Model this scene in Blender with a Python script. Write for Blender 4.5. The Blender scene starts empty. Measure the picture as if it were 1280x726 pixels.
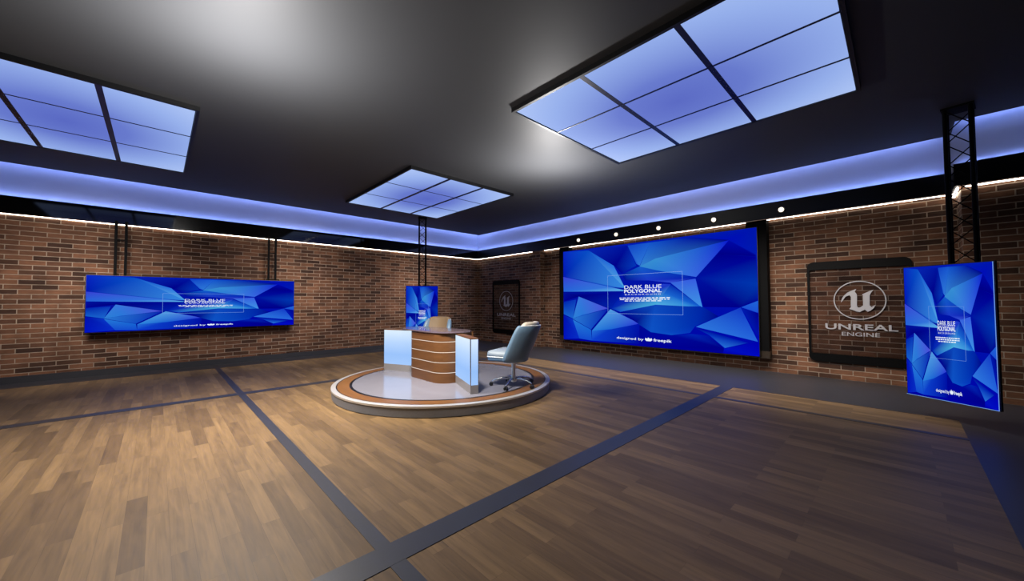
import bpy, bmesh, math, random
from math import sin, cos, pi, radians
from mathutils import Vector, Matrix
random.seed(7)
sc = bpy.context.scene
col = sc.collection

# ------------------------------------------------------------------ helpers
def lin(c):
    return tuple(((v/255)/12.92 if v/255 <= .04045 else ((v/255+.055)/1.055)**2.4) for v in c[:3])
def rgba(c): return (*lin(c), 1)

def link(o, parent=None):
    col.objects.link(o)
    if parent: o.parent = parent
    return o
def obj(name, bm, m=None, parent=None, smooth=False, uv=False):
    me = bpy.data.meshes.new(name)
    if not isinstance(bm, bmesh.types.BMesh): raise TypeError
    bmesh.ops.recalc_face_normals(bm, faces=bm.faces) if smooth else None
    bm.to_mesh(me); bm.free()
    o = bpy.data.objects.new(name, me)
    for x in (m if isinstance(m, (list, tuple)) else [m]):
        if x: me.materials.append(x)
    if smooth:
        for p in me.polygons: p.use_smooth = True
        if smooth != 'all':
            me.set_sharp_from_angle(angle=radians(smooth if smooth is not True else 40))
    if uv: box_uv(me)
    return link(o, parent)
def empty(name, loc=(0,0,0), rz=0):
    o = bpy.data.objects.new(name, None); o.empty_display_size = .1
    o.location = loc; o.rotation_euler = (0, 0, rz)
    return link(o)
def tag(o, label=None, cat=None, group=None, kind=None):
    if label: o['label'] = label
    if cat: o['category'] = cat
    if group: o['group'] = group
    if kind: o['kind'] = kind
    return o
def struct(name, bm, m, uv=False):
    o = obj(name, bm, m, uv=uv); o['kind'] = 'structure'; return o
def copy_tree(o, parent=None):
    c = o.copy(); col.objects.link(c); c.parent = parent
    for ch in list(o.children): copy_tree(ch, c)
    return c
def box_uv(me):
    uvl = me.uv_layers.new(name='UVMap')
    for p in me.polygons:
        n = p.normal; ax = max(range(3), key=lambda i: abs(n[i]))
        for li in p.loop_indices:
            v = me.vertices[me.loops[li].vertex_index].co
            uvl.data[li].uv = {0: (v.y, v.z), 1: (v.x, v.z), 2: (v.y, v.x)}[ax]
def BM(): return bmesh.new()
def box(bm, x0, x1, y0, y1, z0, z1):
    x0, x1 = sorted((x0, x1)); y0, y1 = sorted((y0, y1)); z0, z1 = sorted((z0, z1))
    v = [bm.verts.new((x, y, z)) for z in (z0, z1) for y in (y0, y1) for x in (x0, x1)]
    for f in ((0,2,3,1), (4,5,7,6), (0,1,5,4), (2,6,7,3), (0,4,6,2), (1,3,7,5)):
        bm.faces.new([v[i] for i in f])
    return bm
def rbox(bm, x0, x1, y0, y1, z0, z1, r, seg=3):
    t = bmesh.new(); box(t, x0, x1, y0, y1, z0, z1)
    bmesh.ops.bevel(t, geom=t.edges[:], offset=r, segments=seg, profile=.5, affect='EDGES')
    me = bpy.data.meshes.new('t'); t.to_mesh(me); t.free(); bm.from_mesh(me); bpy.data.meshes.remove(me)
    return bm
def tube(bm, pts, r, n=10, cap=True):
    """tube of radius r (number or list) along a polyline"""
    pts = [Vector(p) for p in pts]; rs = r if isinstance(r, (list, tuple)) else [r]*len(pts)
    rings = []; prev = None
    for i, p in enumerate(pts):
        d = (pts[min(i+1, len(pts)-1)] - pts[max(i-1, 0)]).normalized()
        a = prev if prev is not None else (Vector((0,0,1)) if abs(d.z) < .9 else Vector((1,0,0)))
        s = d.cross(a).normalized(); t = s.cross(d).normalized(); prev = t
        rings.append([bm.verts.new(p + (s*cos(2*pi*k/n) + t*sin(2*pi*k/n))*rs[i]) for k in range(n)])
    for a, b in zip(rings, rings[1:]):
        for k in range(n): bm.faces.new((a[k], a[(k+1)%n], b[(k+1)%n], b[k]))
    if cap: bm.faces.new(rings[0][::-1]); bm.faces.new(rings[-1])
    return bm
def lathe(bm, prof, c=(0,0), n=64, close=True):
    rings = [[bm.verts.new((c[0]+r*cos(2*pi*k/n), c[1]+r*sin(2*pi*k/n), z)) for k in range(n)] for r, z in prof]
    pr = list(zip(rings, rings[1:])) + ([(rings[-1], rings[0])] if close == 'ring' else [])
    for a, b in pr:
        for k in range(n): bm.faces.new((a[k], a[(k+1)%n], b[(k+1)%n], b[k]))
    if close is True: bm.faces.new(rings[0][::-1]); bm.faces.new(rings[-1])
    return bm
def prism(bm, poly, z0, z1):
    a = [bm.verts.new((x, y, z0)) for x, y in poly]; b = [bm.verts.new((x, y, z1)) for x, y in poly]
    n = len(poly)
    bm.faces.new(a[::-1]); bm.faces.new(b)
    for i in range(n): bm.faces.new((a[i], a[(i+1)%n], b[(i+1)%n], b[i]))
    return bm
def sheet(bm, poly, y):                    # polygon standing in the local XZ plane, facing -Y
    return bm.faces.new([bm.verts.new((x, y, z)) for x, z in poly])

# ------------------------------------------------------------------ materials
def mat(name):
    m = bpy.data.materials.new(name); m.use_nodes = True
    nt = m.node_tree; return m, nt, nt.nodes['Principled BSDF']
def plain(name, c, rough=.5, metal=0, spec=.5, coat=0, bump=0, bscale=60, var=.0):
    m, nt, b = mat(name)
    b.inputs['Base Color'].default_value = rgba(c); b.inputs['Roughness'].default_value = rough
    b.inputs['Metallic'].default_value = metal; b.inputs['Specular IOR Level'].default_value = spec
    b.inputs['Coat Weight'].default_value = coat
    N = nt.nodes.new; L = nt.links.new
    tc = N('ShaderNodeTexCoord'); no = N('ShaderNodeTexNoise'); no.inputs['Scale'].default_value = bscale
    no.inputs['Detail'].default_value = 3
    L(tc.outputs['Object'], no.inputs['Vector'])
    if var:
        mr = N('ShaderNodeMapRange'); mr.inputs[3].default_value = 1-var; mr.inputs[4].default_value = 1+var
        L(no.outputs['Fac'], mr.inputs[0])
        hs = N('ShaderNodeHueSaturation'); hs.inputs['Color'].default_value = rgba(c); L(mr.outputs[0], hs.inputs['Value'])
        L(hs.outputs[0], b.inputs['Base Color'])
    if bump:
        bu = N('ShaderNodeBump'); bu.inputs['Strength'].default_value = bump; bu.inputs['Distance'].default_value = .01
        L(no.outputs['Fac'], bu.inputs['Height']); L(bu.outputs[0], b.inputs['Normal'])
    return m
def glow(name, c, s=1):
    m, nt, b = mat(name)
    b.inputs['Base Color'].default_value = (0,0,0,1); b.inputs['Roughness'].default_value = .4
    b.inputs['Emission Color'].default_value = rgba(c); b.inputs['Emission Strength'].default_value = s
    return m
def brick_mat():
    m, nt, b = mat('roman brick'); N = nt.nodes.new; L = nt.links.new
    uv = N('ShaderNodeUVMap'); uv.uv_map = 'UVMap'
    br = N('ShaderNodeTexBrick'); br.offset = .5
    br.inputs['Scale'].default_value = 1; br.inputs['Brick Width'].default_value = .31; br.inputs['Row Height'].default_value = .0875
    br.inputs['Mortar Size'].default_value = .0072; br.inputs['Mortar Smooth'].default_value = .25; br.inputs['Bias'].default_value = -.1
    br.inputs['Color1'].default_value = rgba((112,76,55)); br.inputs['Color2'].default_value = rgba((44,29,23)); br.inputs['Mortar'].default_value = rgba((146,129,112))
    L(uv.outputs[0], br.inputs['Vector'])
    n1 = N('ShaderNodeTexNoise'); n1.inputs['Scale'].default_value = 3.2; n1.inputs['Detail'].default_value = 6; L(uv.outputs[0], n1.inputs['Vector'])
    n2 = N('ShaderNodeTexNoise'); n2.inputs['Scale'].default_value = 26; n2.inputs['Detail'].default_value = 6
    mp = N('ShaderNodeMapping'); mp.inputs['Scale'].default_value = (.45, 1.6, 1); L(uv.outputs[0], mp.inputs['Vector']); L(mp.outputs[0], n2.inputs['Vector'])
    add = N('ShaderNodeMath'); add.operation = 'MULTIPLY_ADD'; add.inputs[1].default_value = .6; L(n2.outputs['Fac'], add.inputs[0]); L(n1.outputs['Fac'], add.inputs[2])
    mr = N('ShaderNodeMapRange'); mr.inputs[1].default_value = .5; mr.inputs[2].default_value = 1.1; mr.inputs[3].default_value = .62; mr.inputs[4].default_value = 1.4
    L(add.outputs[0], mr.inputs[0])
    hs = N('ShaderNodeHueSaturation'); L(br.outputs['Color'], hs.inputs['Color']); L(mr.outputs[0], hs.inputs['Value'])
    L(hs.outputs[0], b.inputs['Base Color']); b.inputs['Roughness'].default_value = .85; b.inputs['Specular IOR Level'].default_value = .25
    h = N('ShaderNodeMath'); h.operation = 'MULTIPLY_ADD'; h.inputs[1].default_value = -1; L(br.outputs['Fac'], h.inputs[0])
    h2 = N('ShaderNodeMath'); h2.operation = 'MULTIPLY'; h2.inputs[1].default_value = .5; L(n2.outputs['Fac'], h2.inputs[0]); L(h2.outputs[0], h.inputs[2])
    bu = N('ShaderNodeBump'); bu.inputs['Strength'].default_value = .8; bu.inputs['Distance'].default_value = .012
    L(h.outputs[0], bu.inputs['Height']); L(bu.outputs[0], b.inputs['Normal'])
    return m
def wood_mat(name, c1, c2, pw, pl, rough=.42, streak=1.0, gap=.0012):
    m, nt, b = mat(name); N = nt.nodes.new; L = nt.links.new
    uv = N('ShaderNodeUVMap'); uv.uv_map = 'UVMap'
    br = N('ShaderNodeTexBrick'); br.offset = .37; br.offset_frequency = 2; br.squash = 1
    br.inputs['Scale'].default_value = 1; br.inputs['Brick Width'].default_value = pl; br.inputs['Row Height'].default_value = pw
    br.inputs['Mortar Size'].default_value = gap; br.inputs['Mortar Smooth'].default_value = .4; br.inputs['Bias'].default_value = 0
    br.inputs['Color1'].default_value = rgba(c1); br.inputs['Color2'].default_value = rgba(c2)
    br.inputs['Mortar'].default_value = rgba([v*.62 for v in c2])
    L(uv.outputs[0], br.inputs['Vector'])
    # per-plank shift of the grain
    bid = N('ShaderNodeTexBrick'); bid.offset = .37
    for k in ('Scale','Brick Width','Row Height'): bid.inputs[k].default_value = br.inputs[k].default_value
    bid.inputs['Mortar Size'].default_value = 0; bid.inputs['Color1'].default_value = (0,0,0,1); bid.inputs['Color2'].default_value = (1,1,1,1)
    L(uv.outputs[0], bid.inputs['Vector'])
    vm = N('ShaderNodeVectorMath'); vm.operation = 'MULTIPLY_ADD'; vm.inputs[1].default_value = (9, 5, 3)
    L(bid.outputs['Color'], vm.inputs[0]); L(uv.outputs[0], vm.inputs[2])
    mp = N('ShaderNodeMapping'); mp.inputs['Scale'].default_value = (1.1, 20, 1); L(vm.outputs[0], mp.inputs['Vector'])
    n1 = N('ShaderNodeTexNoise'); n1.inputs['Scale'].default_value = 2.2; n1.inputs['Detail'].default_value = 7; n1.inputs['Distortion'].default_value = .9; L(mp.outputs[0], n1.inputs['Vector'])
    mp2 = N('ShaderNodeMapping'); mp2.inputs['Scale'].default_value = (.55, 3.6, 1); L(vm.outputs[0], mp2.inputs['Vector'])
    n2 = N('ShaderNodeTexNoise'); n2.inputs['Scale'].default_value = 2; n2.inputs['Detail'].default_value = 3; n2.inputs['Distortion'].default_value = 1.5; L(mp2.outputs[0], n2.inputs['Vector'])
    ad = N('ShaderNodeMath'); ad.operation = 'ADD'; L(n1.outputs['Fac'], ad.inputs[0]); L(n2.outputs['Fac'], ad.inputs[1])
    mr = N('ShaderNodeMapRange'); mr.inputs[1].default_value = .6; mr.inputs[2].default_value = 1.4; mr.inputs[3].default_value = 1-.45*streak; mr.inputs[4].default_value = 1+.35*streak
    L(ad.outputs[0], mr.inputs[0])
    hs = N('ShaderNodeHueSaturation'); L(br.outputs['Color'], hs.inputs['Color']); L(mr.outputs[0], hs.inputs['Value'])
    L(hs.outputs[0], b.inputs['Base Color'])
    r2 = N('ShaderNodeMapRange'); r2.inputs[3].default_value = rough-.06; r2.inputs[4].default_value = rough+.12; L(n1.outputs['Fac'], r2.inputs[0]); L(r2.outputs[0], b.inputs['Roughness'])
    b.inputs['Specular IOR Level'].default_value = .28
    bu = N('ShaderNodeBump'); bu.inputs['Strength'].default_value = .12; bu.inputs['Distance'].default_value = .004
    L(n1.outputs['Fac'], bu.inputs['Height']); L(bu.outputs[0], b.inputs['Normal'])
    return m
def attr_glow(name, s):                    # luminous picture: colour painted per facet corner on the mesh
    m, nt, b = mat(name); N = nt.nodes.new; L = nt.links.new
    a = N('ShaderNodeVertexColor'); a.layer_name = 'Col'
    b.inputs['Base Color'].default_value = (0,0,0,1); b.inputs['Roughness'].default_value = .5; b.inputs['Specular IOR Level'].default_value = 0
    L(a.outputs['Color'], b.inputs['Emission Color']); b.inputs['Emission Strength'].default_value = s
    return m
def ramp_glow(name, axis_out, stops, s, rough=.3, radial=None, spec=.0):
    """light box: brightness varies over the diffuser (object coordinates)"""
    m, nt, b = mat(name); N = nt.nodes.new; L = nt.links.new
    tc = N('ShaderNodeTexCoord')
    if radial:
        mp = N('ShaderNodeMapping'); mp.inputs['Scale'].default_value = (1/radial[0], 1/radial[1], 0); L(tc.outputs['Object'], mp.inputs['Vector'])
        ln = N('ShaderNodeVectorMath'); ln.operation = 'LENGTH'; L(mp.outputs[0], ln.inputs[0]); out = ln.outputs['Value']
    else:
        sp = N('ShaderNodeSeparateXYZ'); L(tc.outputs['Object'], sp.inputs[0]); out = sp.outputs[axis_out]
    cr = N('ShaderNodeValToRGB'); e = cr.color_ramp.elements
    mr = N('ShaderNodeMapRange'); mr.inputs[1].default_value = stops[0][0]; mr.inputs[2].default_value = stops[-1][0]; L(out, mr.inputs[0]); L(mr.outputs[0], cr.inputs[0])
    span = stops[-1][0]-stops[0][0]
    while len(e) < len(stops): e.new(.5)
    for k, (p, c) in enumerate(stops): e[k].position = (p-stops[0][0])/span; e[k].color = rgba(c)
    b.inputs['Base Color'].default_value = (.02,.02,.03,1); b.inputs['Roughness'].default_value = rough; b.inputs['Specular IOR Level'].default_value = spec
    L(cr.outputs[0], b.inputs['Emission Color']); b.inputs['Emission Strength'].default_value = s
    return m
def glass_mat():
    m, nt, b = mat('clear glass'); N = nt.nodes.new; L = nt.links.new
    tr = N('ShaderNodeBsdfTransparent'); tr.inputs[0].default_value = (.86,.86,.88,1)
    gl = N('ShaderNodeBsdfGlossy'); gl.inputs['Roughness'].default_value = .04
    fr = N('ShaderNodeFresnel'); fr.inputs[0].default_value = 1.3
    mx = N('ShaderNodeMixShader'); L(fr.outputs[0], mx.inputs[0]); L(tr.outputs[0], mx.inputs[1]); L(gl.outputs[0], mx.inputs[2])
    L(mx.outputs[0], nt.nodes['Material Output'].inputs['Surface'])
    return m
BRICK = brick_mat()
WOODF = wood_mat('oak plank floor', (132,105,70), (101,79,52), .105, 1.0, streak=.85, rough=.5, gap=.0005)
RINGWOOD = wood_mat('oiled ring wood', (126,86,46), (110,72,38), .5, 2.5, rough=.35, streak=.5, gap=0)
WALNUT = wood_mat('walnut veneer', (92,60,34), (80,51,28), .5, 2.5, rough=.35, streak=.5, gap=0)
STRIP = plain('charcoal floor inlay', (50,50,54), .42, spec=.5, bump=.03, bscale=90, var=.06)
CEIL = plain('dark painted ceiling', (54,55,57), .55, spec=.3, bump=.02, bscale=8)
GLOSSBLACK = plain('gloss black fascia', (6,6,8), .06, spec=.5, var=.05)
HANGBLACK = plain('dull black hanger paint', (5,5,6), .7, spec=.1)
SATINBLACK = plain('satin black fascia', (6,6,8), .32, spec=.4, var=.05)
BLACK = plain('matte black metal', (9,9,11), .45, spec=.4, bump=.03, bscale=120)
BLACKBAR = plain('black sign frame', (3,3,4), .6, spec=.12)
COVEW = plain('white cove plaster', (176,178,192), .8, bump=.03, bscale=40)
LEDBLUE = glow('blue cove strip light', (128,152,228), 40)
LEDWHITE = glow('white strip light', (255,246,234), 11)
CHROME = plain('chrome', (205,206,210), .16, metal=1, bump=.01)
SILVER = plain('brushed rim metal', (214,210,204), .38, metal=.6, bump=.03, bscale=200)
DRUM = plain('dark metal drum', (122,124,130), .5, metal=.0, bump=.03, bscale=30, var=.1)
DISC = plain('polished grey disc', (126,125,134), .12, spec=.6, bump=.006, bscale=5, var=.05)
LEATHER = plain('blue grey leather', (92,116,136), .36, spec=.5, bump=.08, bscale=160, var=.05)
CREAM = plain('cream leather', (190,178,158), .42, spec=.45, bump=.08, bscale=160, var=.05)
CREAM_SHADED = plain('shaded cream leather', (118,96,68), .5, spec=.3, bump=.08, bscale=160, var=.05)  # cream leather with the lighting on this chair put into a tan colour
PIPING = plain('white piping', (232,232,228), .4, spec=.5)
RUBBER = plain('black caster', (14,14,16), .4)
PLINTH = plain('grey plinth laminate', (120,116,116), .3, var=.04)
TOPGLASS = plain('smoked desk top', (96,84,92), .12, spec=.7, coat=.3)
EMBLEM = plain('brushed aluminium lettering', (176,174,178), .45, metal=.2)
GLASS = glass_mat()
BULB = glow('warm bulb', (255,240,215), 1.6)
WHITETXT = glow('white screen lettering', (235,245,255), 1.0)
DIMTXT = glow('pale blue screen lines', (120,170,250), .8)
SCREEN = attr_glow('luminous screen picture', .82)
STRIPEW = glow('white light line', (255,250,240), .95)
DESKGLOW = ramp_glow('desk light box', 'Z', [(.118,(160,200,252)), (.30,(150,193,250)), (.52,(182,214,254)), (.742,(222,240,255))], .97, .2)

H_CEIL = 3.67
# ------------------------------------------------------------------ the setting
XL, YN = -14.5, -15.5           # how far the room runs to the left and behind the camera
JOG1, JOG2 = -3.12, -11.47      # ends of the television recess in the right-hand wall
XR, X3 = .22, -.30              # recess face, protruding end section
struct('floor', box(BM(), XL, .5, YN, .3, -.12, 0), WOODF, uv=True)
bm = BM()
struct('trim_1', box(BM(), XL, XR, -.58, 0, 0, .003), STRIP)
struct('trim_2', box(BM(), -1.81, XR, YN, -.58, 0, .003), STRIP)
struct('trim_3', box(BM(), XL, -1.81, YN, -11.27, 0, .003), STRIP)
struct('trim_4', box(BM(), -7.668, -7.578, -11.27, -.58, 0, .003), STRIP)
struct('trim_5', box(BM(), -2.71, -2.63, -11.27, -.58, 0, .003), STRIP)
struct('trim_6', box(BM(), XL, -1.81, -8.925, -8.74, 0, .0035), STRIP)
struct('trim_7', box(BM(), XL, -1.81, -3.83, -3.66, 0, .0035), STRIP)
struct('baseboard_left', box(BM(), XL, 0, -.022, 0, 0, .125), STRIP)
struct('wall_left', box(BM(), XL, .6, 0, .2, 0, 3.2), BRICK, uv=True)
struct('wall_right', box(BM(), XR, .6, JOG2, JOG1, 0, 3.2), BRICK, uv=True)
struct('wall_right_corner', box(BM(), 0, .6, JOG1, 0, 0, 3.2), BRICK, uv=True)
struct('wall_right_near', box(BM(), X3, .6, YN, JOG2, 0, 3.2), BRICK, uv=True)
# ceiling slab stopping short of the walls, cove behind it
CE, CX, CX3, CJ = -1.0, -.73, -1.30, -11.37
bm = BM()
prism(bm, [(XL,CE), (XL,YN), (CX3,YN), (CX3,CJ), (CX,CJ), (CX,CE)], H_CEIL, H_CEIL+.06)
struct('ceiling', bm, CEIL)
bm = BM(); box(bm, XL, .6, YN, .2, 4.02, 4.1)
box(bm, XL, .6, 0, .2, 3.2, 4.02)
prism(bm, [(0,0), (0,CJ), (X3-.25,CJ), (X3-.25,YN), (.6,YN), (.6,0)], 3.2, 4.02)
struct('trim_8', bm, COVEW)
# black fascia boards over the brickwork, with underside closing to the walls
FZ0, FZ1, FA, FB, FB3, FJ = 2.985, 3.29, -.15, -.12, -.62, -11.39
bm = BM(); box(bm, XL, FB-.0, FA, FA+.03, FZ0, FZ1); box(bm, XL, 0, FA+.03, 0, FZ0+.05, FZ0+.07)
struct('trim_9', bm, GLOSSBLACK)
bm = BM(); prism(bm, [(FB,FA), (FB,FJ), (FB3,FJ), (FB3,YN), (FB3+.03,YN), (FB3+.03,FJ-.03), (FB+.03,FJ-.03), (FB+.03,FA)], FZ0, FZ1)
prism(bm, [(FB+.03,0), (FB+.03,FJ-.03), (FB3+.03,FJ-.03), (FB3+.03,YN), (XR,YN), (XR,0)], FZ0+.05, FZ0+.07)
struct('trim_10', bm, SATINBLACK)
# strip lights: blue in the cove, white washing the brick
bm = BM(); box(bm, XL, -.15, -.085, -.065, 3.255, 3.268); box(bm, -.085, -.065, -11.3, -.08, 3.255, 3.268); box(bm, -.60, -.58, YN, -11.42, 3.255, 3.268)
struct('trim_11', bm, LEDBLUE)
bm = BM(); box(bm, XL, -.15, -.10, -.08, 3.99, 4.003); box(bm, -.10, -.08, -11.3, -.10, 3.99, 4.003); box(bm, -.65, -.63, YN, -11.42, 3.99, 4.003)
struct('trim_12', bm, LEDBLUE)
bm = BM(); box(bm, XL, -.02, -.03, -.012, FZ0-.001, FZ0+.006)
struct('trim_13', bm, LEDWHITE)
bm = BM(); box(bm, -.03, -.012, -2.8, -.03, FZ0-.002, FZ0+.006); box(bm, .19, .208, JOG2+.01, JOG1-.01, FZ0+.030, FZ0+.038)
box(bm, X3-.03, X3-.012, YN, JOG2-.02, FZ0+.022, FZ0+.038)
box(bm, X3-.03, XR-.02, JOG2+.02, JOG2+.045, FZ0-.02, FZ0+.03)
struct('trim_14', bm, LEDWHITE)

# ------------------------------------------------------------------ ceiling light panels
def ceiling_panel(x0, x1, y0, y1, thick_x, label):
    cx, cy = (x0+x1)/2, (y0+y1)/2; w, d = x1-x0, y1-y0
    t = empty('ceiling_light_panel', (cx, cy, H_CEIL)); tag(t, label, 'ceiling light', 'square grid light panels in the ceiling')
    bm = BM(); f = .032
    for a in ((-w/2, w/2, -d/2, -d/2+f), (-w/2, w/2, d/2-f, d/2), (-w/2, -w/2+f, -d/2+f, d/2-f), (w/2-f, w/2, -d/2+f, d/2-f)):
        box(bm, *a, -.052, 0)
    obj('frame', bm, BLACK, t)
    iw, idp = w-2*f, d-2*f
    for k in (1, 2):
        bw = .026 if thick_x else .010
        obj('divider', box(BM(), -iw/2+iw*k/3-bw, -iw/2+iw*k/3+bw, -idp/2, idp/2, -.046, -.012), BLUEBAR, t)
        bw = .010 if thick_x else .026
        obj('divider', box(BM(), -iw/2, iw/2, -idp/2+idp*k/3-bw, -idp/2+idp*k/3+bw, -.044, -.012), BLUEBAR, t)
    for i in range(3):
        for j in range(3):
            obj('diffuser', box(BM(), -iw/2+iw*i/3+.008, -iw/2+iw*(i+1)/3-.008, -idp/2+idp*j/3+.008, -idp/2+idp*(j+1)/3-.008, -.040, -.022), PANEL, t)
BLUEBAR = plain('dark blue divider', (12,14,48), .4)
PANEL = ramp_glow('ceiling diffuser', 'X', [(0,(88,104,194)), (.45,(102,121,204)), (1.0,(148,174,234)), (1.3,(168,192,242))], 1.0, .35, radial=(1.2, 1.45))  # pale-edged gradient painted into the glow, standing in for reflections
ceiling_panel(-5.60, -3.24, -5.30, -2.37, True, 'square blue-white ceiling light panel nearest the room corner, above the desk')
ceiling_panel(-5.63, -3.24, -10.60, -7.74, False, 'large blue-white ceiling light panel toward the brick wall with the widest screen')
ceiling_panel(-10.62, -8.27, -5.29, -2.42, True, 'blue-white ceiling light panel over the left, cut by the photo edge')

# ------------------------------------------------------------------ screens
def text_mesh(bm, s, x0, x1, z, h, y, bold=0.0, spacing=1.0):
    """lettering: s stretched between x0 and x1, capital height h, baseline z"""
    cu = bpy.data.curves.new('t', 'FONT'); cu.body = s; cu.offset = bold; cu.space_character = spacing; cu.resolution_u = 4
    o = bpy.data.objects.new('t', cu); col.objects.link(o)
    dg = bpy.context.evaluated_depsgraph_get(); me = bpy.data.meshes.new_from_object(o.evaluated_get(dg))
    bpy.data.objects.remove(o); bpy.data.curves.remove(cu)
    xs = [v.co.x for v in me.vertices]; a, b = min(xs), max(xs); sx = (x1-x0)/(b-a); sz = h/.729
    for v in me.vertices: v.co = Vector((x0+(v.co.x-a)*sx, y, z+v.co.y*sz))
    bm.from_mesh(me); bpy.data.meshes.remove(me)
def rect(bm, x0, x1, z0, z1, y): sheet(bm, [(x0,z0), (x1,z0), (x1,z1), (x0,z1)], y)

def screen(name, W, H, depth, loc, rz, label, blue_edge=False):
    t = empty(name, loc, rz); tag(t, label, 'screen')
    b = .010
    obj('casing', box(BM(), -W/2-b, W/2+b, 0, depth, -b, H+b), BLACK, t)
    bm = BM(); cl = bm.loops.layers.color.new('Col') if False else None
    cols = []
    def face(pts, y):
        poly = [((u-.5)*W, v*H) for u, v, *_ in pts]
        f = sheet(bm, poly, y)
        if f.normal.length == 0: f.normal_update()
        f.normal_update()
        if f.normal.y > 0: f.normal_flip()
        cols.append({(round(p[0],5), round(p[1],5)): c for p, c in zip(poly, [q[2:] for q in pts])})
    face([(0,0,0,0,165), (1,0,0,5,190), (1,1,0,30,190), (0,1,5,30,190)], -.004)
    for k, f in enumerate(ART): face(f, -.0045-.0004*k)
    me = bpy.data.meshes.new('picture'); bm.faces.ensure_lookup_table(); bm.to_mesh(me)
    ca = me.color_attributes.new('Col', 'FLOAT_COLOR', 'CORNER')
    for p, cd in zip(me.polygons, cols):
        for li in p.loop_indices:
            v = me.vertices[me.loops[li].vertex_index].co
            ca.data[li].color = rgba(cd[min(cd, key=lambda q: abs(q[0]-v.x)+abs(q[1]-v.z))])
    bm.free(); me.materials.append(SCREEN)
    link(bpy.data.objects.new('picture', me), t)
    y = -.0045-.0004*len(ART)-.002
    X = lambda u: (u-.5)*W
    Z = lambda v: v*H
    for s_, a, b_, z, h, bo, sp in (('DARK BLUE', .404, .601, .552, .036, 0, 1), ('POLYGONAL', .403, .602, .513, .034, .022, 1), ('BACKGROUND', .407, .598, .490, .012, 0, 1.5)):
        bm = BM(); text_mesh(bm, s_, X(a), X(b_), Z(z), H*h, y, bo, sp)
        for f in bm.faces:
            f.normal_update()
            if f.normal.y > 0: f.normal_flip()
        obj('title_line', bm, WHITETXT, t)
    bm = BM()
    text_mesh(bm, 'designed by', X(.356), X(.506), Z(.055), H*.024, y, .008)
    text_mesh(bm, 'freepik', X(.557), X(.647), Z(.055), H*.026, y, .02)
    ic = [(-.018,.030), (-.008,.022), (0,.034), (.008,.022), (.018,.030), (.021,.012), (.012,0), (-.012,0), (-.021,.012)]
    sheet(bm, [(X(.532)+a*W*.9, Z(.053)+b_*H) for a, b_ in ic], y)
    for f in bm.faces:
        f.normal_update()
        if f.normal.y > 0: f.normal_flip()
    obj('credit_line', bm, WHITETXT, t)
    bm = BM(); lw = .0011*(W+H)
    qa = [bm.verts.new((X(u), y, Z(v))) for u, v in ((.304,.305), (.702,.305), (.702,.694), (.304,.694))]
    qb = [bm.verts.new((X(u)+sx*lw, y, Z(v)+sz*lw)) for u, v, sx, sz in ((.304,.305,1,1), (.702,.305,-1,1), (.702,.694,-1,-1), (.304,.694,1,-1))]
    for k in range(4): bm.faces.new((qa[k], qa[(k+1)%4], qb[(k+1)%4], qb[k]))
    obj('caption_frame', bm, DIMTXT, t)
    bm = BM(); rnd = random.Random(3)
    for row, (a, b_) in enumerate(((.375,.642), (.378,.640), (.405,.60))):
        u = a
        while u < b_:
            w = rnd.uniform(.008, .028); rect(bm, X(u), X(min(u+w, b_)), Z(.458-.0145*row), Z(.4655-.0145*row), y); u += w+.006
    obj('small_print', bm, WHITETXT, t)
    if blue_edge:
        bm = BM(); e = .006
        rect(bm, -W/2-e, W/2+e, -e, 0, y); rect(bm, W/2, W/2+e, 0, H, y)
        obj('edge_light', bm, DIMTXT, t)
    return t
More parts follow.
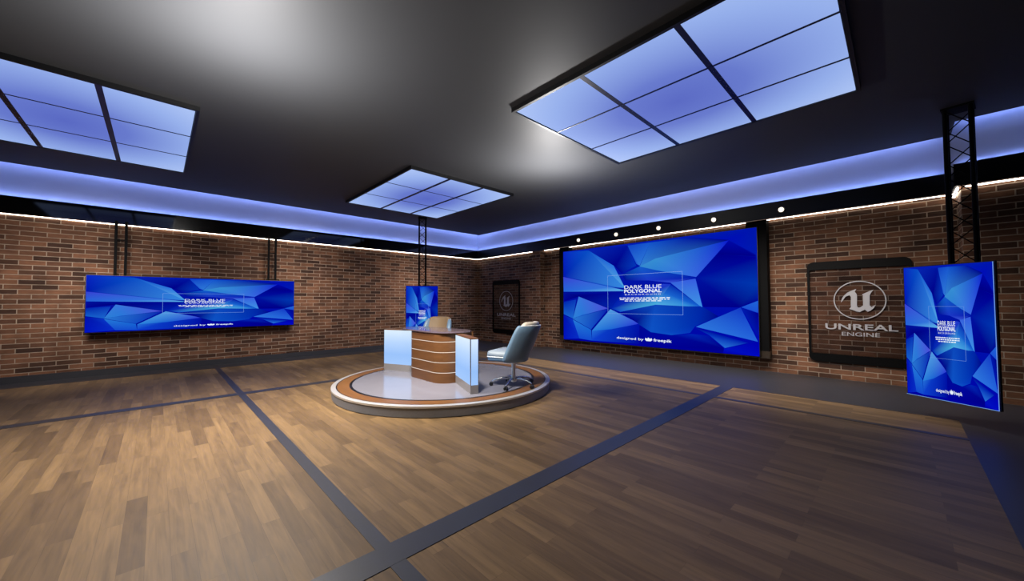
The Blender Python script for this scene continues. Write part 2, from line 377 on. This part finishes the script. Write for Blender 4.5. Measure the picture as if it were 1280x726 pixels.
ART = [
 [(0.181,0.981,8,40,190),(0.424,0.982,0,20,170),(0.471,0.776,5,60,200),(0.387,0.709,0,10,165),(0.349,0.784,0,0,150)],
 [(0.001,1.0,10,40,210),(0.181,0.981,10,85,215),(0.341,0.794,25,105,235),(0.406,0.563,60,150,245),(0.319,0.575,0,70,210),(0.0,0.717,0,25,190)],
 [(0.187,0.975,10,90,220),(0.341,0.794,45,125,245),(0.406,0.563,90,180,250),(0.309,0.736,20,110,230)],
 [(0.424,0.982,15,70,215),(0.547,0.985,25,95,225),(0.49,0.774,50,130,235),(0.472,0.793,30,90,225)],
 [(0.49,0.765,55,140,230),(0.547,0.985,20,90,220),(0.741,0.985,0,20,175),(0.898,0.926,0,0,150)],
 [(0.898,0.926,0,15,200),(0.741,0.985,0,30,190),(0.998,1.0,0,25,185),(0.996,0.79,0,30,190)],
 [(0.898,0.923,0,10,185),(0.996,0.79,0,20,180),(0.996,0.773,0,0,150),(0.852,0.819,0,0,145)],
 [(0.852,0.819,0,0,150),(0.996,0.771,0,0,160),(0.999,0.559,0,60,190),(0.998,0.429,0,10,165),(0.933,0.376,0,0,150),(0.79,0.379,0,0,150),(0.761,0.63,0,20,175)],
 [(0.392,0.7,0,10,160),(0.49,0.765,20,100,220),(0.572,0.721,15,80,210),(0.761,0.63,0,30,190),(0.645,0.597,60,90,235),(0.536,0.626,30,60,215),(0.407,0.637,0,10,160)],
 [(0.49,0.765,60,150,225),(0.573,0.828,60,155,230),(0.898,0.923,10,20,225),(0.762,0.637,60,110,245),(0.658,0.679,50,140,235),(0.572,0.721,50,140,230)],
 [(0.0,0.712,60,70,230),(0.319,0.577,60,130,240),(0.399,0.542,100,190,250),(0.399,0.531,90,170,245),(0.002,0.543,40,110,235)],
 [(0.002,0.539,0,20,170),(0.399,0.529,0,15,170),(0.378,0.324,0,40,190),(0.307,0.358,0,0,150),(0.112,0.484,0,0,140),(0.005,0.432,0,5,160)],
 [(0.402,0.544,0,20,180),(0.611,0.587,40,70,225),(0.646,0.582,30,60,215),(0.617,0.511,40,130,230),(0.57,0.397,80,190,240),(0.378,0.324,25,100,225),(0.325,0.358,0,40,190)],
 [(0.646,0.58,5,40,190),(0.778,0.383,20,100,225),(0.719,0.383,60,160,240),(0.57,0.397,90,190,245),(0.615,0.506,30,110,225)],
 [(0.645,0.597,60,110,240),(0.759,0.622,60,100,245),(0.786,0.377,70,160,250),(0.774,0.388,50,140,240)],
 [(0.002,0.426,0,40,190),(0.094,0.452,10,60,200),(0.069,0.241,30,110,225),(0.001,0.287,20,100,220)],
 [(0.0,0.276,0,20,190),(0.069,0.235,10,60,215),(0.114,0.024,10,50,215),(0.0,0.004,0,20,205)],
 [(0.112,0.484,60,130,240),(0.304,0.358,80,80,235),(0.135,0.281,45,130,235),(0.069,0.241,50,140,235)],
 [(0.306,0.353,10,30,190),(0.194,0.132,20,85,215),(0.069,0.237,45,130,230),(0.135,0.283,15,80,210)],
 [(0.069,0.23,40,130,235),(0.194,0.127,25,110,230),(0.2,0.013,20,80,225),(0.114,0.024,20,80,225)],
 [(0.2,0.122,40,120,235),(0.324,0.153,10,60,210),(0.485,0.214,0,20,185),(0.483,0.021,0,10,170),(0.2,0.013,15,70,225)],
 [(0.319,0.35,90,170,245),(0.485,0.214,50,60,230),(0.324,0.146,30,110,230),(0.2,0.117,45,140,240)],
 [(0.378,0.319,0,0,160),(0.57,0.397,15,80,205),(0.79,0.377,0,40,180),(0.851,0.302,0,5,150),(0.754,0.213,0,50,190),(0.731,0.152,5,60,205),(0.645,0.123,15,90,215),(0.544,0.139,15,90,215),(0.485,0.204,10,60,195),(0.466,0.227,0,0,150)],
 [(0.485,0.2,0,10,160),(0.544,0.138,0,10,170),(0.645,0.121,0,10,170),(0.736,0.144,0,40,195),(0.812,0.138,0,20,180),(0.87,0.04,0,0,150),(0.865,0.0,0,0,160),(0.483,0.0,0,0,170)],
 [(0.757,0.207,50,130,240),(0.937,0.376,20,60,215),(0.996,0.113,40,110,240)],
 [(0.939,0.378,30,90,230),(1.0,0.429,35,110,235),(0.999,0.336,30,90,230)],
 [(0.939,0.372,0,30,190),(0.999,0.332,0,0,150),(0.997,0.154,0,20,185)],
 [(0.754,0.199,0,20,170),(0.962,0.099,0,30,190),(0.874,0.045,40,120,235),(0.812,0.143,5,60,205)],
 [(0.87,0.041,0,20,210),(0.996,0.109,0,0,190),(1.0,0.0,0,10,210),(0.87,0.002,0,0,190)],
]
screen('hanging_screen', 3.46, 1.085, .06, (-7.83, -.26, .858), 0, 'wide low blue polygon screen hung in front of the left brick wall')
screen('wall_screen', 4.84, 2.545, .05, (-.03, -6.48, .315), -pi/2, 'largest blue polygon screen, filling the right brick wall')
screen('portrait_screen', .775, 1.575, .03, (-1.95, -11.20, .237), radians(-122.5), 'upright blue polygon screen on the truss at far right', True)
screen('portrait_screen', .80, 1.50, .05, (-3.60, -2.22, .325), radians(-28), 'upright blue polygon screen behind the desk near the room corner')

# hanger ladders of the wide screen
def ladder(x0, x1, zr, label):
    t = empty('screen_hanger', ((x0+x1)/2, -.17, 1.95)); tag(t, label, 'hanger', 'black ladder hangers of the wide screen')
    w = (x1-x0)/2; top = FZ0+.05-1.95
    for s in (-1, 1): obj('upright', box(BM(), s*w-.021, s*w+.021, -.018, .018, -.14, top), HANGBLACK, t)
    obj('rung', tube(BM(), [(-w,0,zr-1.95), (w,0,zr-1.95)], .012), HANGBLACK, t)
    obj('bracket', box(BM(), -w-.03, w+.03, -.03, .014, -.16, -.06), HANGBLACK, t)
ladder(-9.20, -9.06, 2.66, 'black ladder hanger at the left end of the wide hung screen')
ladder(-6.635, -6.49, 2.63, 'black ladder hanger at the right end of the wide hung screen')

# lattice trusses
def truss(loc, rz, w, z0, label):
    t = empty('lattice_truss', (loc[0], loc[1], z0), rz); tag(t, label, 'truss', 'black lattice trusses')
    h = H_CEIL-z0; c = [(-w/2,-w/2), (w/2,-w/2), (w/2,w/2), (-w/2,w/2)]
    for x, y in c: obj('chord', tube(BM(), [(x,y,0), (x,y,h)], .02, 10), HANGBLACK, t, smooth=True)
    n = int(h/(w*1.0))
    for k in range(4):
        a, b = Vector(c[k]), Vector(c[(k+1)%4]); pts = []
        for i in range(n+1):
            q = a if (i+k) % 2 == 0 else b; pts.append((q.x, q.y, h*(i+.15)/(n+.3)))
        bm = BM()
        for p, q in zip(pts, pts[1:]): tube(bm, [p, q], .0065, 6)
        obj('lacing', bm, HANGBLACK, t)
    bm = BM(); box(bm, -w/2-.03, w/2+.03, -w/2-.03, w/2+.03, h-.02, h); obj('top_plate', bm, HANGBLACK, t)
    return t
t = truss((-1.78, -11.36), radians(-8), .195, 1.0, 'black lattice truss carrying the upright screen at far right')
bk = obj('screen_bracket', box(BM(), -.14, .14, -.075, -.03, .1, .7), HANGBLACK, t); bk.rotation_euler = (0, 0, radians(-114.5))
t = truss((-3.50, -2.06), radians(-28), .17, 1.0, 'black lattice truss carrying the upright screen near the corner')
obj('screen_bracket', box(BM(), -.14, .14, -.13, -.09, .1, .7), HANGBLACK, t)

# posts behind the big screen
for y0, y1, lab in ((-4.2, -3.86, 'black post behind the far end of the largest wall screen'), (-9.055, -8.7, 'black post behind the near end of the largest wall screen')):
    t = empty('mounting_post', (.12, (y0+y1)/2, .28)); tag(t, lab, 'post', 'black posts of the wall screen')
    d = (y1-y0)/2
    obj('column', rbox(BM(), -.098, .097, -d, d, 0, 2.72, .008, 2), HANGBLACK, t)
    obj('foot_reflection', box(BM(), -.099, .09, -d-.003, d+.003, -.002, .14), plain('brown reflection', (40,30,20), .4), t)  # brown reflection low on the post, painted as a thin box

# spotlights on the fascia
first = None
ys = (-4.69, -5.86, -6.97, -8.16, -9.33)
labs = ('first of five small round spots from the corner on the black fascia', 'second of five small round spots from the corner on the black fascia', 'third, middle one of five round spots on the black fascia',
        'fourth of five small round spots from the corner, above the big screen', 'fifth round spot on the black fascia, nearest the camera')
for y, lab in zip(ys, labs):
    if first is None:
        t = first = empty('fascia_spotlight', (FB, y, 3.115))
        bm = BM(); tube(bm, [(0,0,0), (-.012,0,0), (-.02,0,0)], [.062,.062,.054], 24); obj('bezel', bm, BLACK, t, smooth=True)
        bm = BM(); bmesh.ops.create_uvsphere(bm, u_segments=20, v_segments=12, radius=.045, matrix=Matrix.Translation((-.03,0,0))); obj('bulb', bm, BULB, t, smooth='all')
    else:
        t = copy_tree(first); t.location = (FB, y, 3.115)
    tag(t, lab, 'spotlight', 'spotlights above the big screen')

# ------------------------------------------------------------------ framed glass signs
EMB = [(-0.708, -0.111), (-0.668, 0.068), (-0.594, 0.227), (-0.442, 0.402), (-0.248, 0.514), (-0.091, 0.588), (-0.156, 0.442), (-0.091, 0.339), (-0.072, 0.279), (-0.085, -0.296), (-0.04, -0.379), (0.055, -0.355), (0.145, -0.272), (0.157, 0.243), (0.112, 0.299), (0.274, 0.387), (0.425, 0.474), (0.54, 0.525), (0.459, 0.383), (0.403, 0.249), (0.39, -0.271), (0.454, -0.348), (0.613, -0.226), (0.534, -0.405), (0.4, -0.542), (0.316, -0.593), (0.203, -0.486), (0.015, -0.607), (-0.12, -0.582), (-0.255, -0.505), (-0.392, -0.46), (-0.321, -0.367), (-0.308, 0.167), (-0.357, 0.27), (-0.517, 0.193), (-0.646, -0.041)]
def sign(loc, label):
    t = empty('glass_sign', loc, -pi/2); tag(t, label, 'sign', 'black framed glass signs on brick')
    W, H = 1.34, 1.815; yb, yf = 0, -.04          # local: back on the wall at y=0
    outer = []; R = .10
    for cx, cz, a0 in ((W/2-R,R,-90), (W/2-R,H-R,0), (-W/2+R,H-R,90), (-W/2+R,R,180)):
        for k in range(7):
            a = radians(a0+15*k); outer.append((cx+R*cos(a), cz+R*sin(a)))
    inner = []; b, s, r = .145, .034, .03
    for cx, cz, a0 in ((W/2-s-r,b+r,-90), (W/2-s-r,H-b-r,0), (-W/2+s+r,H-b-r,90), (-W/2+s+r,b+r,180)):
        for k in range(7):
            a = radians(a0+15*k); inner.append((cx+r*cos(a), cz+r*sin(a)))
    bm = BM(); n = len(outer)
    V = [[bm.verts.new((x, y, z)) for x, z in P] for P, y in ((outer,yf), (inner,yf), (inner,yb), (outer,yb))]
    for q in range(4):
        A, B = V[q], V[(q+1)%4]
        for i in range(n): bm.faces.new((A[i], A[(i+1)%n], B[(i+1)%n], B[i]))
    obj('frame', bm, BLACKBAR, t)
    obj('glass_panel', box(BM(), -W/2+s, W/2-s, -.026, -.018, b, H-b), GLASS, t)
    cx, cz, R = 0.03, 1.11, .335
    bm = BM(); y0, y1 = -.034, -.0265
    pts = [(cx+x*R, cz+z*R) for x, z in EMB]
    a = [bm.verts.new((x,y0,z)) for x, z in pts]; c = [bm.verts.new((x,y1,z)) for x, z in pts]; n = len(pts)
    bm.faces.new(a); bm.faces.new(c[::-1])
    for i in range(n): bm.faces.new((a[i], c[i], c[(i+1)%n], a[(i+1)%n]))
    m = 72
    V = [[bm.verts.new((cx+rr*R*cos(2*pi*k/m), y, cz+rr*R*sin(2*pi*k/m))) for k in range(m)] for rr, y in ((1.0,y0), (.955,y0), (.955,y1), (1.0,y1))]
    for q in range(4):
        for k in range(m): bm.faces.new((V[q][k], V[q][(k+1)%m], V[(q+1)%4][(k+1)%m], V[(q+1)%4][k]))
    bmesh.ops.recalc_face_normals(bm, faces=bm.faces)
    obj('emblem', bm, EMBLEM, t)
    bm = BM()
    text_mesh(bm, 'UNREAL', cx-1.37*R, cx+1.37*R, cz-1.535*R, .31*R, y0, .018)
    text_mesh(bm, 'ENGINE', cx-.71*R, cx+.725*R, cz-1.86*R, .205*R, y0, .008)
    for f in bm.faces:
        f.normal_update()
        if f.normal.y > 0: f.normal_flip()
    obj('lettering', bm, EMBLEM, t)
sign((XR, -10.31, .298), 'black framed glass sign on brick between the largest screen and the far right upright screen')
sign((0, -1.56, .33), 'black framed glass sign with round emblem by the room corner, beyond the swivel chair back')

# ------------------------------------------------------------------ round platform
PX, PY, PZ = -5.08, -5.55, .15
t = empty('round_platform', (PX, PY, 0)); tag(t, 'low round studio platform with wooden ring and grey polished centre', 'platform')
N_ = 128
obj('drum', lathe(BM(), [(1.70,0), (1.715,.01), (1.722,.115), (1.70,.12)], n=N_), DRUM, t, smooth=30)
obj('rim', lathe(BM(), [(1.705,.118), (1.728,.122), (1.728,.146), (1.718,PZ), (1.66,PZ), (1.66,.118)], n=N_, close='ring'), SILVER, t, smooth=30)
obj('wood_ring', lathe(BM(), [(1.645,.118), (1.645,PZ-.001), (1.475,PZ-.001), (1.475,.118)], n=N_, close='ring'), None, t)
for o in t.children:
    if o.name.startswith('wood_ring'):
        o.data.materials.append(RINGWOOD); box_uv(o.data)
obj('black_ring', lathe(BM(), [(1.66,.118), (1.66,PZ-.003), (1.644,PZ-.003), (1.644,.118)], n=N_, close='ring'), BLACK, t)
obj('black_ring', lathe(BM(), [(1.476,.118), (1.476,PZ-.0005), (1.435,PZ-.0005), (1.435,.118)], n=N_, close='ring'), BLACK, t)
obj('centre_disc', lathe(BM(), [(1.436,.118), (1.436,PZ)], n=N_), DISC, t)

# ------------------------------------------------------------------ desk
DY = -5.45
t = empty('anchor_desk', (-5.30, DY, PZ)); tag(t, 'news anchor desk of walnut with white lines and glowing light box wings', 'desk')
def L2(x, y): return (x+5.30, y-DY)
def arc(cx, cy, r, a0, a1, n=8): return [(cx+r*cos(radians(a0+(a1-a0)*k/n)), cy+r*sin(radians(a0+(a1-a0)*k/n))) for k in range(n+1)]
def pod_outline(g=0):                      # flat front with rounded corners
    P = [L2(-4.86, DY+.56+g)] + arc(-5.20+5.30, .30, .26+g, 90, 180) + arc(-5.20+5.30, -.30, .26+g, 180, 270) + [L2(-4.86, DY-.56-g)]
    return P
POD_H = .775
for z0, z1 in ((0,.155), (.163,.313), (.321,.470), (.478,.632), (.640,POD_H)):
    o = obj('wood_band', prism(BM(), pod_outline(), z0, z1), WALNUT, t, uv=True)
    for p in o.data.polygons: p.use_smooth = abs(p.normal.z) < .5
    o.data.set_sharp_from_angle(angle=radians(35))
for z in (.155, .313, .470, .632):
    obj('light_line', prism(BM(), pod_outline(-.002), z, z+.008), STRIPEW, t)
def wing(pin, pout, th):
    a, b = Vector(L2(*pin)), Vector(L2(*pout)); d = (b-a).normalized(); nn = Vector((-d.y, d.x))
    if nn.x < 0: nn = -nn
    def quad(g, e=0): return [tuple(a-nn*g-d*e), tuple(b-nn*g+d*(g)), tuple(b+nn*(th+g)+d*(g)), tuple(a+nn*(th+g)-d*e)]
    obj('wing_plinth', prism(BM(), quad(.001), 0, .118), PLINTH, t)
    obj('light_box', prism(BM(), quad(0), .118, .742), DESKGLOW, t)
    bm = BM()
    for c in (b, b+nn*th): box(bm, c.x-.005, c.x+.005, c.y-.005, c.y+.005, .118, .742)
    obj('corner_trim', bm, CHROME, t)
    o = obj('wing_cap', prism(BM(), quad(.004), .742, .758), WALNUT, t, uv=True)
wing((-5.20, -6.00), (-5.488, -6.765), .11)
wing((-5.20, -4.87), (-5.505, -4.139), .11)
P = [L2(*p) for p in ((-5.34,-4.50), (-5.44,-4.72), (-5.48,-5.0), (-5.49,-5.45), (-5.48,-5.80), (-5.42,-5.96), (-5.30,-6.06), (-5.12,-6.11), (-4.98,-6.09), (-4.90,-6.02), (-4.84,-5.85), (-4.84,-5.05), (-4.88,-4.80), (-5.0,-4.56), (-5.18,-4.44))]
obj('desk_top', prism(BM(), P, POD_H, POD_H+.022), TOPGLASS, t)

# ------------------------------------------------------------------ swivel chairs
def shell_ring(bm, v, x, z, hw, wrap, th, lean_dx, n=14):
    """one horizontal ring of a wrap-around back at height z"""
    pts = []
    for k in range(n+1):
        u = -1+2*k/n; pts.append((x+wrap*u*u*abs(u)**.3, hw*u))
    outl = []
    for k, p in enumerate(pts):             # outer (rear) side
        a = pts[max(k-1,0)]; b = pts[min(k+1,n)]; d = Vector((b[0]-a[0], b[1]-a[1])).normalized(); nn = Vector((-d.y, d.x))
        if nn.x > 0 and abs(d.x) < .99: pass
        outl.append((p, nn))
    rear = [(p[0]+nn.x*th/2, p[1]+nn.y*th/2) for p, nn in outl]
    front = [(p[0]-nn.x*th/2, p[1]-nn.y*th/2) for p, nn in outl]
    def cap(p, nn, d):
        return [(p[0]+th/2*(nn.x*cos(a)+d.x*sin(a)), p[1]+th/2*(nn.y*cos(a)+d.y*sin(a))) for a in (pi/4, pi/2, 3*pi/4)]
    pN, nN = outl[-1]; dN = Vector((nN.y, -nN.x)); p0, n0 = outl[0]; d0 = -Vector((n0.y, -n0.x))
    ring = rear + cap(pN, nN, dN) + front[::-1] + cap(p0, n0, d0)[::-1]
    return [bm.verts.new((a, b, z)) for a, b in ring]
def loft(bm, rings):
    n = len(rings[0])
    for a, b in zip(rings, rings[1:]):
        for k in range(n): bm.faces.new((a[k], a[(k+1)%n], b[(k+1)%n], b[k]))
    bm.faces.new(rings[0][::-1]); bm.faces.new(rings[-1])
def back_x(z): return -.175-.44*max(0, z-.42)
def chair(loc, rz, label, pad):
    t = empty('swivel_chair', loc, rz); tag(t, label, 'chair', 'swivel chairs on the platform')
    # seat: outline with tight front corners and a rounded rear inside the back shell
    def outline(g):
        pts = []
        for cx_, cy_, rr, a0 in ((.265,.205,.06,0), (.03,.045,.22,90), (.03,-.045,.22,180), (.265,-.205,.06,270)):
            for k in range(9): a = radians(a0+11.25*k); pts.append((cx_+(rr-g)*cos(a), cy_+(rr-g)*sin(a)))
        return pts
    def puff(levels):
        bm = BM(); R = [[bm.verts.new((x, y, z)) for x, y in outline(g)] for g, z in levels]; loft(bm, R)
        bmesh.ops.recalc_face_normals(bm, faces=bm.faces); return bm
    obj('seat_base', puff([(.05,.382), (.02,.388), (.006,.405), (.004,.43), (.006,.45)]), LEATHER, t, smooth=50)
    obj('seat_cushion', puff([(.004,.450), (-.003,.462), (-.004,.485), (.002,.508), (.014,.524), (.03,.534), (.055,.541)]), CREAMBLUE, t, smooth=50)
    bm = BM(); pr = [(x, y, .45) for x, y in outline(-.001)]
    tube(bm, pr+[pr[0]], .007, 8); obj('seat_piping', bm, PIPING, t, smooth='all')
    # wrap-around back shell
    bm = BM(); R = []
    for z, hw, th in ((.372,.235,.03), (.385,.262,.07), (.43,.278,.09), (.55,.282,.094), (.68,.280,.09), (.80,.272,.084), (.88,.258,.074), (.905,.25,.057), (.915,.24,.03)):
        R.append(shell_ring(bm, 0, back_x(z), z, hw, .175, th, 0))
    loft(bm, R); bmesh.ops.recalc_face_normals(bm, faces=bm.faces); obj('back_shell', bm, LEATHER, t, smooth='all')
    # inner padded cushion rising above the shell
    bm = BM(); R = []
    for z, hw, th in ((.50,.17,.03), (.52,.205,.06), (.62,.222,.075), (.75,.222,.075), (.87,.215,.078), (.925,.20,.085), (.95,.18,.07), (.962,.15,.035)):
        R.append(shell_ring(bm, 0, back_x(z)+.052, z, hw, .075, th, 0))
    loft(bm, R); bmesh.ops.recalc_face_normals(bm, faces=bm.faces); obj('back_cushion', bm, pad, t, smooth='all')
    # piping along the rim of the shell
    bm = BM(); n = 16; z = .905
    tube(bm, [(back_x(z)+.175*abs(-1+2*k/n)**2.3-.028, .262*(-1+2*k/n), z+.004) for k in range(n+1)], .008, 8); obj('back_piping', bm, PIPING, t, smooth='all')
    # base
    obj('seat_mount', rbox(BM(), -.11, .11, -.10, .10, .362, .39, .008, 2), BLACK, t)
    bm = BM(); lathe(bm, [(.052,.368), (.05,.345), (.032,.325), (.030,.16), (.038,.155), (.040,.115), (.048,.11), (.048,.07), (.030,.06)], n=28); obj('column', bm, BRIGHTMETAL, t, smooth=40)
    for k in range(5):
        a = radians(24+72*k); c, s = cos(a), sin(a)
        bm = BM(); tube(bm, [(c*.03,s*.03,.105), (c*.12,s*.12,.118), (c*.20,s*.20,.112), (c*.27,s*.27,.095), (c*.315,s*.315,.072), (c*.33,s*.33,.05)], [.017,.016,.0145,.013,.012,.011], 10)
        arm = obj('base_arm', bm, CHROME, t, smooth='all')
        bm = BM(); q = Vector((-s, c, 0)); ctr = Vector((c*.335, s*.335, .029))
        for off in (-.017, .017):
            tube(bm, [ctr+q*(off-.010), ctr+q*(off-.006), ctr+q*(off+.006), ctr+q*(off+.010)], [.023,.029,.029,.023], 18)
        tube(bm, [(c*.33,s*.33,.03), (c*.33,s*.33,.062)], .013, 10)
        obj('caster', bm, RUBBER, arm, smooth=40)
    return t
BRIGHTMETAL = plain('bright column metal', (225,225,222), .3, metal=.4)
CREAMBLUE = plain('pale seat leather', (122,132,140), .4, spec=.5, bump=.08, bscale=160, var=.04)
chair((-4.71, -6.80, PZ), radians(111), 'pale blue-grey leather swivel chair on chrome base at the right of the desk', CREAM)
chair((-4.66, -4.47, PZ), radians(207), 'swivel chair with shaded cream inner back, behind the desk and mostly hidden by it', CREAM_SHADED)

# ------------------------------------------------------------------ lights
def area(name, loc, target, size, power, c=(255,255,255), spread=180, shape='DISK', size_y=None):
    l = bpy.data.lights.new(name, 'AREA'); l.shape = shape; l.size = size; l.energy = power; l.color = lin(c); l.spread = radians(spread)
    if size_y: l.shape = 'RECTANGLE'; l.size_y = size_y
    o = bpy.data.objects.new(name, l); o.location = loc
    o.rotation_euler = (Vector(target)-Vector(loc)).to_track_quat('-Z', 'Y').to_euler(); return link(o)
def point(name, loc, r, power, c=(255,255,255)):
    l = bpy.data.lights.new(name, 'POINT'); l.shadow_soft_size = r; l.energy = power; l.color = lin(c)
    o = bpy.data.objects.new(name, l); o.location = loc; return link(o)

for x, y, p in ((-8.15, -7.05, 125), (-3.95, -6.95, 112)):
    area('added_uplight', (x, y, 2.65), (x, y, 4), .35, p, (255,252,250))  # unseen upward lamps, added to make the bright blobs on the ceiling
area('key_light', (-8.0, -5.4, 3.45), (-7.3, -6.0, 0), 1.2, 210, (255,248,238), 140)
area('desk_light', (-6.6, -7.6, 3.5), (-5.0, -5.6, .5), .5, 55, (255,248,240), 70)
area('right_wall_fill', (-2.0, -7.3, 2.8), (-.4, -7.3, .35), 6.5, 150, (255,246,236), 120, size_y=.4)  # unseen long lamp added to brighten the screen wall and floor edge
for x, p in ((-9.6, 30), (-6.0, 29), (-2.6, 26)):
    area('left_wall_fill', (x, -2.3, 2.6), (x, 0, 1.25), 1.4, p*1.05, (255,246,238), 98)  # unseen lamps added to wash the left brickwork

w = bpy.data.worlds.new('dark studio'); sc.world = w; w.use_nodes = True
w.node_tree.nodes['Background'].inputs[0].default_value = (.35,.4,.55,1); w.node_tree.nodes['Background'].inputs[1].default_value = .012

# ------------------------------------------------------------------ camera
cam = bpy.data.cameras.new('camera'); cam.sensor_width = 36; cam.lens = 463.29/1280*36; cam.clip_start = .05
co = bpy.data.objects.new('camera', cam); col.objects.link(co)
yaw, pitch, roll = radians(46.271), radians(1.793), radians(-.237)
F = Vector((cos(pitch)*cos(yaw), cos(pitch)*sin(yaw), sin(pitch))); r = Vector((sin(yaw), -cos(yaw), 0)); u = r.cross(F)
r2 = r*cos(roll)+u*sin(roll); u2 = -r*sin(roll)+u*cos(roll)
co.matrix_world = Matrix(((r2.x,u2.x,-F.x,-8.586), (r2.y,u2.y,-F.y,-10.826), (r2.z,u2.z,-F.z,1.40), (0,0,0,1)))
sc.camera = co
sc.view_settings.view_transform = 'Standard'; sc.view_settings.look = 'None'; sc.view_settings.exposure = 0
sc.cycles.use_denoising = True; sc.cycles.max_bounces = 6; sc.cycles.sample_clamp_indirect = 4
